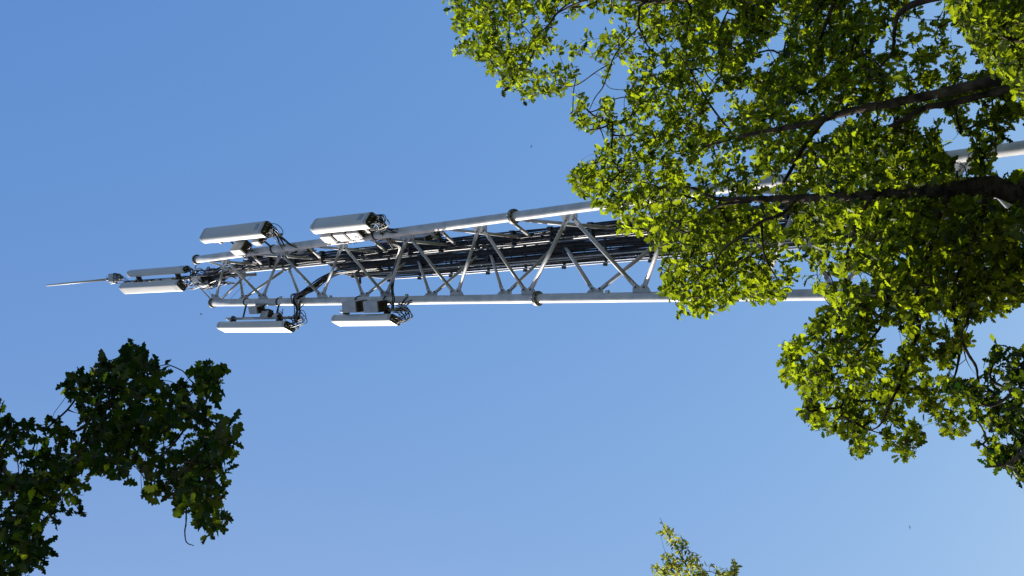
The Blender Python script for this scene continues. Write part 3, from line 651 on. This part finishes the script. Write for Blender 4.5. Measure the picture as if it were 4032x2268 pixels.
TX, TY = 1.7, 9.4
oak = thing('oak_tree', 'large spreading oak filling the right side, sunlit leaves and dark limbs', 'tree', (TX, TY, 0))
E5 = lambda x, y, z, r: (x, y, z, r, 0)
make_branches(oak, [('trunk', [E5(TX, TY, -0.1, 0.42), E5(TX, TY, 0.5, 0.31), E5(TX - .05, TY, 1.8, 0.26), E5(TX - .05, TY, 3.2, 0.23), E5(TX + .1, TY + .05, 4.0, 0.20)])])
skel = make_branches(oak, [('branch', l) for l in (
    [E5(TX, TY, 3.5, .15), E5(1.35, 9.35, 4.3, .115), (4060, 735, 9.3, .095), (3883, 738, 9.3, .075), (3718, 752, 9.3, .06), (3550, 760, 9.3, .05), (3330, 775, 9.2, .042), (3110, 783, 9.2, .034), (2960, 782, 9.1, .026), (2818, 783, 9.1, .018), (2731, 742, 9.1, .013), (2620, 748, 9.1, .009)],
    [E5(TX + .1, TY, 3.7, .14), E5(2.1, 9.2, 4.7, .10), (4060, 275, 9.0, .052), (3960, 298, 9.0, .048), (3700, 362, 9.0, .040), (3500, 408, 9.0, .036), (3330, 445, 9.0, .031), (3180, 488, 9.0, .028), (3000, 518, 9.0, .02), (2880, 545, 9.0, .016), (2770, 580, 9.0, .010)],
    [(4060, 325, 9.1, .033), (3970, 352, 9.1, .031), (3750, 402, 9.15, .027), (3640, 425, 9.2, .025), (3570, 465, 9.2, .024), (3500, 500, 9.2, .018)],
    [(3240, 475, 9.0, .024), (3190, 545, 8.9, .021), (3150, 600, 8.8, .019), (3120, 660, 8.7, .017), (3083, 722, 8.6, .014)],
    [(2740, 785, 9.1, .012), (2620, 750, 9.0, .010), (2538, 718, 9.0, .008), (2408, 706, 9.0, .005), (2330, 690, 9.0, .003)],
    [(2960, 790, 9.1, .018), (2842, 808, 9.0, .013), (2780, 838, 9.0, .008)],
    [(3130, 790, 9.1, .020), (3079, 845, 9.0, .018), (2997, 872, 8.9, .015), (2925, 928, 8.8, .013), (2852, 981, 8.7, .010), (2818, 1035, 8.7, .007)],
    [(3440, 765, 9.2, .022), (3403, 826, 9.1, .018), (3359, 925, 9.1, .016), (3331, 1025, 9.1, .015), (3326, 1120, 9.0, .014), (3305, 1252, 9.0, .012), (3293, 1335, 8.9, .009), (3270, 1487, 8.8, .005)],
    [(3740, 760, 9.2, .030), (3690, 880, 9.4, .024), (3640, 1080, 9.3, .020), (3604, 1200, 9.0, .017), (3619, 1294, 8.8, .018), (3593, 1364, 8.7, .017), (3563, 1470, 8.6, .013), (3510, 1581, 8.3, .011), (3469, 1669, 8.2, .008), (3425, 1698, 8.2, .004)],
    [(3900, 745, 9.2, .030), (3830, 950, 9.4, .022), (3755, 1130, 9.2, .018), (3763, 1270, 8.9, .016), (3780, 1335, 8.8, .014), (3769, 1452, 8.7, .009), (3745, 1516, 8.4, .006)],
    [(3783, 1345, 8.4, .012), (3815, 1400, 8.3, .011), (3845, 1446, 8.3, .010), (3850, 1505, 8.3, .006)],
    [(3560, 1180, 8.6, .014), (3481, 1258, 8.5, .011), (3452, 1311, 8.4, .010), (3364, 1405, 8.4, .006)],
    [(3000, 870, 8.9, .012), (3010, 1000, 8.8, .010), (3060, 1100, 8.7, .006)],
    [E5(2.3, 9.2, 4.8, .085), (4150, -120, 8.9, .06), (3684, -5, 8.9, .034), (3549, 48, 8.9, .022), (3525, 116, 8.8, .015), (3515, 203, 8.8, .011), (3467, 266, 8.8, .008)],
    [(3900, -70, 8.9, .045), (3300, -50, 9.0, .034), (2950, -25, 9.1, .026), (2651, -2, 9.2, .018), (2530, 15, 9.2, .014), (2516, 60, 9.2, .012), (2516, 106, 9.1, .010), (2550, 179, 9.1, .006)],
    [(2516, 108, 9.1, .008), (2440, 190, 9.1, .007), (2410, 241, 9.0, .007), (2376, 338, 9.0, .006), (2342, 386, 9.0, .005), (2313, 449, 9.0, .003)],
    [(2395, 255, 9.0, .007), (2352, 280, 9.0, .006), (2265, 338, 9.0, .006), (2188, 333, 9.0, .004)],
    [(2550, 5, 9.2, .014), (2350, -10, 9.2, .012), (2200, 50, 9.2, .010), (2164, 92, 9.1, .008), (2101, 159, 9.1, .007), (2067, 222, 9.0, .004)],
    [(3300, -45, 9.0, .02), (3240, 120, 8.9, .014), (3180, 260, 8.9, .009), (3120, 340, 8.9, .005)],
    [(4300, 300, 9.2, .05), (4100, 120, 8.0, .03), (3950, 60, 7.4, .018), (3850, 140, 7.2, .008)],
    [(2900, 545, 9.0, .012), (2800, 420, 9.0, .009), (2700, 250, 9.0, .007), (2640, 180, 9.0, .004)])])
ylo = lambda px, py: 8.5 + 0.35 * np.sin(px / 310.0) + 0.3 * np.sin(py / 260.0 + 1)
yhi = lambda px, py: 11.5 + 0.5 * np.sin(px / 420.0 + 2) + 0.3 * np.sin(py / 210.0)
cen = sample_frustum(oAdds, oHoles, 8700, ylo, yhi, (1650, -500, 4500, 1850), nz=3.4, nthr=-0.15)
LIMB = skel[SKR > 0.017]; LR = SKR[SKR > 0.017]; LPX, LPY = proj(LIMB)
def t_oak(px, py, P):                   # no leaves sprout straight off the thick bark on the near side
    ok = inside(px, py, oAdds, oHoles)
    for x_, y_, n_, r_ in zip(LPX, LPY, LIMB, LR):
        if x_ > 4300: continue
        rr = r_ * FPX / max(0.5, (n_ - EYE) @ FWD) + 9
        ok &= ~(((px - x_) ** 2 + (py - y_) ** 2 < rr * rr) & (P[:, 1] < n_[1]))
    return ok
n1 = grow(oak, skel, cen, 0.082, LV, LF, M_leaf, t_oak, per=9)

# nearer, brighter lower limb of a neighbouring tree, top right corner
cornerP = zz((2800, 0), .4831, [(1930, -200), (1900, 40), (1990, 150), (2000, 240), (2090, 270), (2110, 370), (2160, 410), (2180, 490), (2250, 520), (2260, 590), (2350, 600), (2420, 700), (2480, 800), (2560, 870), (3300, 900), (3300, -500)])
birch = thing('leafy_tree', 'leafy tree edge with bright leaves in the top right corner', 'tree', (4.2, 6.6, 0))
make_branches(birch, [('trunk', [E5(4.2, 6.6, -.1, .2), E5(4.2, 6.6, 1.5, .15), E5(4.1, 6.6, 3.2, .12), E5(4.0, 6.6, 5, .06), E5(4.05, 6.65, 6.6, .03), E5(4.0, 6.7, 7.6, .008)])])
sk2 = make_branches(birch, [('branch', [E5(4.1, 6.6, 3.2, .07), E5(3.3, 6.6, 4.2, .05), (4300, 100, 6.7, .03), (4080, 160, 6.7, .018), (3960, 150, 6.7, .010), (3850, 60, 6.7, .006)]),
                            ('branch', [(4300, 100, 6.7, .02), (4150, 300, 6.7, .014), (4020, 360, 6.7, .006)])])
c2 = sample_frustum([cornerP], [], 900, lambda a, b: 6.3 + 0 * a, lambda a, b: 8.0 + 0 * a, (3650, -300, 4400, 430), nz=3, nthr=-.6)
rest = []
while len(rest) < 420:                  # the rest of its crown, beyond the corner of the view
    p = np.array([4.1, 6.7, 5.6]) + rng.normal(0, 1, 3) * np.array([0.8, 0.9, 1.1])
    a_, b_ = proj(p)
    if p[2] > 3.4 and (b_[0] < -150 or a_[0] > 4200): rest.append(p)
sk2 = np.concatenate([sk2, np.array([[4.0, 6.6, z_] for z_ in np.arange(3.4, 7.5, .3)])])
grow(birch, sk2, np.concatenate([c2, np.array(rest)]), 0.058, LV, LF, M_leaf, lambda px, py, P: inside(px, py, [cornerP], []) | (py < -90) | (px > 4120), per=9, nleaf_parts=200)

# dark near oak, lower right edge
dkP = zz((3000, 1100), .5867, [(1490, 540), (1500, 440), (1550, 420), (1620, 400), (1640, 375), (1665, 450), (1700, 480), (1759, 440), (2300, 350), (2300, 1700), (1900, 1500), (1759, 1360), (1690, 1330), (1650, 1240), (1620, 1275), (1540, 1260), (1470, 1250), (1500, 1130), (1420, 1110), (1410, 1060), (1480, 1060), (1560, 1050), (1610, 980), (1500, 1010), (1380, 930), (1370, 890), (1420, 840), (1330, 810), (1210, 740), (1210, 700), (1350, 670), (1400, 690), (1490, 690), (1500, 620)])
dkH = [zz((3000, 1100), .5867, h) for h in ([(1600, 780), (1660, 790), (1620, 830)], [(1600, 1080), (1680, 1040), (1700, 1090), (1620, 1150)])]
dk = thing('oak_tree', 'shaded oak with darker larger leaves at the lower right edge', 'tree', (-2.6, 9.4, 0), 'oaks around the tower')
make_branches(dk, [('trunk', [E5(-2.6, 9.4, -.1, .3), E5(-2.6, 9.4, 1, .22), E5(-2.5, 9.3, 2.6, .17), E5(-3.0, 8.9, 4.0, .10), E5(-3.5, 8.9, 5.2, .03)])])
sk3 = make_branches(dk, [('branch', [E5(-2.5, 9.3, 2.6, .09), E5(-1.9, 8.6, 3.6, .05), (4150, 1700, 7.6, .03), (4032, 1780, 7.6, .02), (3960, 1830, 7.6, .009), (3880, 1840, 7.6, .005)]),
                         ('branch', [(4200, 1650, 7.6, .026), (4050, 1560, 7.6, .018), (3960, 1530, 7.6, .012), (3900, 1480, 7.6, .008), (3940, 1380, 7.6, .004)]),
                         ('branch', [(4000, 1540, 7.6, .012), (3900, 1600, 7.6, .008), (3800, 1560, 7.6, .004)])])
c3 = sample_frustum([dkP], dkH, 620, lambda a, b: 6.9 + 0 * a, lambda a, b: 8.5 + 0 * a, (3650, 1250, 4400, 2100), nz=5, nthr=-.15)
shade = []
while len(shade) < 330:                 # the rest of this crown, sunward, outside the frame
    p = np.array([rnd.uniform(-5.2, -1.7), rnd.uniform(6.6, 11), rnd.uniform(3.0, 7.5)])
    q = (p - np.array([-3.3, 8.9, 5.2])) / np.array([2.0, 2.2, 2.2])
    px, py = proj(p)
    if (q @ q) < 1 and (py[0] > 2380 or px[0] > 4150): shade.append(p)
grow(dk, sk3, np.concatenate([c3, np.array(shade)]), 0.068, LV, LF, M_leaf, lambda px, py, P: inside(px, py, [dkP], dkH) | (py > 2300) | (px > 4100), per=9, nleaf_parts=200, tone_bias=-0.45)  # leaf tones pushed darker to carry this tree's shade in the colour

# ---- shaded oak reaching in from the lower left
lf = lambda pts: zz((0, 1300), .668, pts)
lfP = [lf([(-900, 360), (0, 360), (70, 380), (60, 440), (170, 460), (190, 530), (270, 550), (330, 520), (380, 560), (450, 620), (470, 670), (530, 690), (500, 590), (440, 540), (490, 520), (480, 450), (450, 420), (370, 390), (360, 370), (380, 320), (390, 250), (440, 240), (500, 220), (560, 180), (560, 120), (610, 120), (640, 170), (690, 190), (700, 140), (740, 130), (740, 70), (790, 75), (820, 130), (870, 105), (910, 130), (920, 180), (990, 200), (990, 250), (940, 260), (970, 330), (1020, 330), (1060, 310), (1070, 280), (1110, 320), (1180, 330), (1180, 280), (1120, 260), (1130, 200), (1190, 190), (1230, 130), (1280, 160), (1310, 210), (1350, 250), (1330, 330), (1340, 390), (1260, 420), (1260, 460), (1310, 460), (1390, 520), (1420, 580), (1460, 640), (1480, 700), (1440, 780), (1370, 800), (1360, 900), (1320, 930), (1320, 1020), (1230, 1080), (1280, 1080), (1350, 1100), (1340, 1150), (1300, 1210), (1210, 1240), (1170, 1190), (1150, 1110), (1110, 1080), (1050, 1090), (1020, 1040), (1010, 1000), (860, 990), (820, 940), (880, 900), (850, 820), (780, 830), (770, 900), (740, 930), (690, 900), (650, 850), (600, 870), (560, 840), (480, 870), (490, 950), (500, 1020), (500, 1100), (440, 1140), (390, 1120), (310, 1160), (260, 1180), (250, 1230), (340, 1240), (340, 1310), (280, 1350), (270, 1410), (200, 1440), (100, 1480), (50, 1800), (-900, 1800)]),
       lf([(-300, 200), (0, 205), (40, 225), (35, 300), (-300, 310)])]
lfH = [lf(h) for h in ([(60, 800), (180, 765), (195, 820), (60, 855)], [(315, 930), (410, 935), (395, 975), (310, 970)], [(1120, 350), (1190, 340), (1180, 430), (1110, 430)], [(590, 440), (640, 430), (650, 500), (600, 510)],
                       [(800, 690), (860, 720), (850, 760), (810, 740)], [(1030, 770), (1090, 790), (1060, 830), (1020, 800)], [(900, 900), (960, 880), (990, 910), (920, 920)], [(1260, 570), (1300, 560), (1300, 600)], [(20, 960), (0, 1010), (-20, 960)],
                       [(350, 700), (410, 720), (400, 760), (340, 740)], [(1170, 700), (1210, 700), (1200, 740)], [(230, 1060), (260, 1050), (270, 1110), (235, 1110)], [(0, 620), (60, 625), (50, 645), (0, 650)])]
LX, LY = -6.2, -0.6
loak = thing('oak_tree', 'shaded oak bough with near-black lobed leaves at lower left', 'tree', (LX, LY, 0), 'oaks around the tower')
oak['group'] = 'oaks around the tower'
make_branches(loak, [('trunk', [E5(LX, LY, -.1, .45), E5(LX, LY, .6, .33), E5(LX, LY, 2.2, .28), E5(LX + .1, LY, 4.2, .24), E5(LX + .1, LY + .2, 7, .17), E5(LX, LY + .3, 10, .08)])])
YB = 3.0
sk4 = make_branches(loak, [('branch', l) for l in (
    [E5(LX + .1, LY, 4.2, .15), E5(-4.2, .6, 6.2, .10), E5(-2.7, 1.9, 7.6, .06), (-150, 2010, YB, .045), (60, 1920, YB, .036), (200, 1870, YB, .028), (330, 1815, YB, .022), (480, 1812, YB, .014), (600, 1830, YB, .011), (690, 1880, YB, .008), (725, 1960, YB, .006), (735, 2020, YB, .004)],
    [(330, 1815, YB, .014), (430, 1760, YB + .1, .011), (520, 1640, YB + .1, .008), (560, 1500, YB + .1, .005), (520, 1420, YB, .003)],
    [(600, 1830, YB, .008), (690, 1740, YB, .006), (760, 1640, YB, .005), (820, 1560, YB, .004), (820, 1450, YB, .002)],
    [(60, 1920, YB, .02), (0, 1800, YB + .1, .014), (60, 1700, YB + .2, .009), (180, 1690, YB + .2, .004)],
    [(-120, 2000, YB, .028), (-20, 2080, YB, .018), (60, 2150, YB, .010), (120, 2210, YB, .005)],
    [(760, 1640, YB, .005), (790, 1590, YB, .004), (805, 1520, YB, .003), (815, 1440, YB, .002)],
    [(480, 1812, YB, .009), (420, 1700, YB - .1, .007), (420, 1600, YB - .2, .005), (460, 1480, YB - .2, .003)],
    [(640, 1845, YB, .007), (740, 1860, YB - .1, .005), (860, 1800, YB - .1, .003)],
    [E5(LX + .1, LY + .2, 6.6, .12), E5(-4.6, 1.0, 8.8, .08), E5(-3.2, 2.0, 10.2, .05), E5(-2.5, 2.6, 11.2, .02)],
    [E5(-4.6, 1.0, 8.8, .06), E5(-3.6, 2.6, 9.4, .04), E5(-2.9, 3.3, 9.6, .02)],
    [E5(LX + .1, LY + .2, 6.6, .10), E5(-4.6, 2.4, 7.8, .05), E5(-3.2, 3.6, 8.6, .02)],
    [E5(LX, LY + .3, 9.5, .08), E5(-4.6, 0.2, 11.8, .06), E5(-2.6, 0.9, 13.2, .04), E5(-0.6, 1.3, 13.8, .02)],
    [E5(-3.2, 2.0, 10.2, .03), E5(-2.6, 1.4, 11.0, .02), E5(-2.6, 1.0, 12.0, .01)],
    [(300, 1820, YB, .010), (330, 1700, YB, .008), (400, 1560, YB, .005), (330, 1520, YB, .002)])])
make_branches(loak, [('branch', [(733, 2000, YB, .0045), (732, 2060, YB, .004), (728, 2095, YB, .0035), (735, 2135, YB, .003), (762, 2148, YB, .002)])])
c4 = sample_frustum(lfP, lfH, 680, lambda a, b: 2.45 + 0 * a, lambda a, b: 3.6 + 0 * a, (-500, 1350, 1020, 2450), nz=4, nthr=-.55)
shade = []
SV = np.array(sun_dir)
while len(shade) < 1900:                # leaf clusters added along the sun's path to shade the bough in view
    c_ = c4[rnd.randrange(len(c4))]; p = c_ + SV * rnd.uniform(1.4, 6.5) + rng.normal(0, .22, 3)
    px, py = proj(p)
    if py[0] > 2400 or px[0] < -160: shade.append(p)
while len(shade) < 3100:                # the crown this bough belongs to: it stands sunward, outside the frame
    p = np.array([rnd.uniform(-9, -1.2), rnd.uniform(-3.5, 5.5), rnd.uniform(6.5, 13.5)])
    q = (p - np.array([-4.6, 1.6, 9.6])) / np.array([3.7, 4.0, 3.4])
    px, py = proj(p)
    if (q @ q) < 1 and (py[0] > 2420 or px[0] < -160): shade.append(p)
while len(shade) < 4700:                # more added overhead, out of view, to keep sky light off the bough
    p = np.array([-1.4, 1.2, 13.2]) + rng.normal(0, 1, 3) * np.array([2.0, 2.0, 1.1])
    px, py = proj(p); d_ = (p - EYE) @ FWD
    if p[2] > 9.5 and (d_ < 0 or px[0] < -200 or py[0] > 2420): shade.append(p)
grow(loak, sk4, np.concatenate([c4, np.array(shade)]), 0.073, LV, LF, M_leaf, lambda px, py, P: inside(px, py, lfP, lfH) | (py > 2330) | (px < -120) | (((P - EYE) @ FWD) < 0.2), per=10, nleaf_parts=300, jitter=8, tone_bias=-0.85)  # negative tone bias puts the bough's shade into its leaf colour

# ---- young tree top at the bottom edge
yg = lambda pts: zz((2500, 2000), .1941, pts)
ygP = [yg([(470, 180), (560, 190), (600, 350), (700, 390), (860, 500), (960, 560), (1060, 650), (1140, 760), (1100, 870), (1230, 980), (1340, 950), (1410, 1080), (1360, 1200), (1500, 1250), (1640, 1700), (2400, 2400), (2300, 5000), (-300, 5000), (0, 2000), (380, 1500), (340, 1200), (380, 1080), (460, 1120), (560, 1250), (560, 1050), (510, 930), (600, 890), (700, 940), (720, 860), (640, 640), (570, 560), (470, 520), (480, 460), (560, 440), (560, 330)]),
       yg([(1600, 1240), (1800, 1220), (1900, 1230), (1960, 1040), (2060, 1040), (2110, 1200), (2080, 1500), (1680, 1500)]), yg([(1420, 1140), (1600, 1080), (1640, 1190), (1440, 1200)])]
cz = at(2700, 2400, 10.0)
yt = thing('young_tree', 'tip of a young tree with yellow green shoots at the bottom edge', 'tree', (-4.1, 10.3, 0))
make_branches(yt, [('trunk', [E5(-4.1, 10.3, -.1, .12), E5(-4.1, 10.3, 2, .09), E5(-4.0, 10.2, 5, .06), (2800, 2700, 10.1, .035), (2755, 2420, 10.05, .02)])], M_twig)
sk5 = make_branches(yt, [('branch', [(2755, 2420, 10.05, .016), (2720, 2290, 10, .012), (2700, 2220, 10, .009), (2660, 2150, 10, .006), (2622, 2090, 10, .004), (2600, 2040, 10, .002)]),
                         ('branch', [(2740, 2380, 10, .010), (2660, 2260, 10, .006), (2610, 2215, 9.9, .003)]),
                         ('branch', [(2770, 2420, 10, .010), (2880, 2300, 10, .006), (2892, 2230, 10, .003)]),
                         ('branch', [(2850, 2330, 10, .006), (2820, 2245, 10, .003), (2795, 2222, 10, .002)])], M_twig)
c5 = sample_frustum(ygP, [], 170, lambda a, b: 9.75 + 0 * a, lambda a, b: 10.3 + 0 * a, (2500, 2020, 2950, 2300))
c5b = sample_frustum(ygP, [], 700, lambda a, b: 9.2 + 0 * a, lambda a, b: 11.4 + 0 * a, (2300, 2290, 3100, 2950))
tip = np.array([at(x_, y_, 10.0) for x_, y_ in ((2596, 2042), (2602, 2058), (2610, 2075), (2600, 2098), (2618, 2100), (2640, 2090), (2655, 2105), (2690, 2118), (2575, 2220), (2610, 2180), (2800, 2228), (2895, 2210), (2885, 2222), (2808, 2218))])
grow(yt, sk5, np.concatenate([c5, c5b, tip]), 0.062, YV, YF, M_leaf2, lambda px, py, P: inside(px, py, ygP, []) | (py > 2400), per=6, nleaf_parts=250, spread=.06, jitter=5)

# ------------------------------------------------------------------ small birds far up
def bird(px, py, Yp, head, label, s=0.07):
    c = at(px, py, Yp); t = thing('bird', label, 'bird', tuple(c), 'birds far up in the sky')
    f = np.array([math.cos(head), math.sin(head), 0]); w = np.cross(Z, f)
    mb = MB(); mb.tube([c - f * s, c - f * s * .6, c - f * s * .1, c + f * s * .45, c + f * s * .7, c + f * s * .9], [s * .05, s * .09, s * .2, s * .17, s * .11, s * .01], 10)
    mb.add([c - f * s * .8 - w * s * .04, c - f * s * 1.25 - w * s * .2, c - f * s * 1.25 + w * s * .2, c - f * s * .8 + w * s * .04], [(0, 1, 2, 3)]); mb.build('body', M_bird, t)
    for sg in (-1, 1):
        mb = MB(); r0 = c + w * sg * s * .1
        a, b = r0 + f * s * .35, r0 - f * s * .25; m1_, m2_ = r0 + w * sg * s * .8 + f * s * .45 + Z * s * .25, r0 + w * sg * s * .8 - f * s * .1 + Z * s * .22
        e = r0 + w * sg * s * 1.7 - f * s * .15 + Z * s * .1; th = Z * s * .03
        mb.add([a, b, m2_, m1_, e, a + th, b + th, m2_ + th, m1_ + th], [(0, 1, 2, 3), (3, 2, 4), (5, 8, 7, 6), (8, 4, 7), (0, 3, 8, 5), (1, 6, 7, 2), (0, 5, 6, 1), (3, 4, 8), (2, 7, 4)]); mb.build('wing', M_bird, t)
bird(792, 1237, 38, 0.6, 'tiny dark bird just above the lower left oak, left of the antenna')
bird(2092, 576, 38, 2.0, 'tiny dark bird in open sky between upper leg and oak crown', 0.055)
bird(3583, 2076, 60, 1.2, 'tiny dark bird in the empty sky at lower right', 0.085)
print('leaves on the large oak', n1)
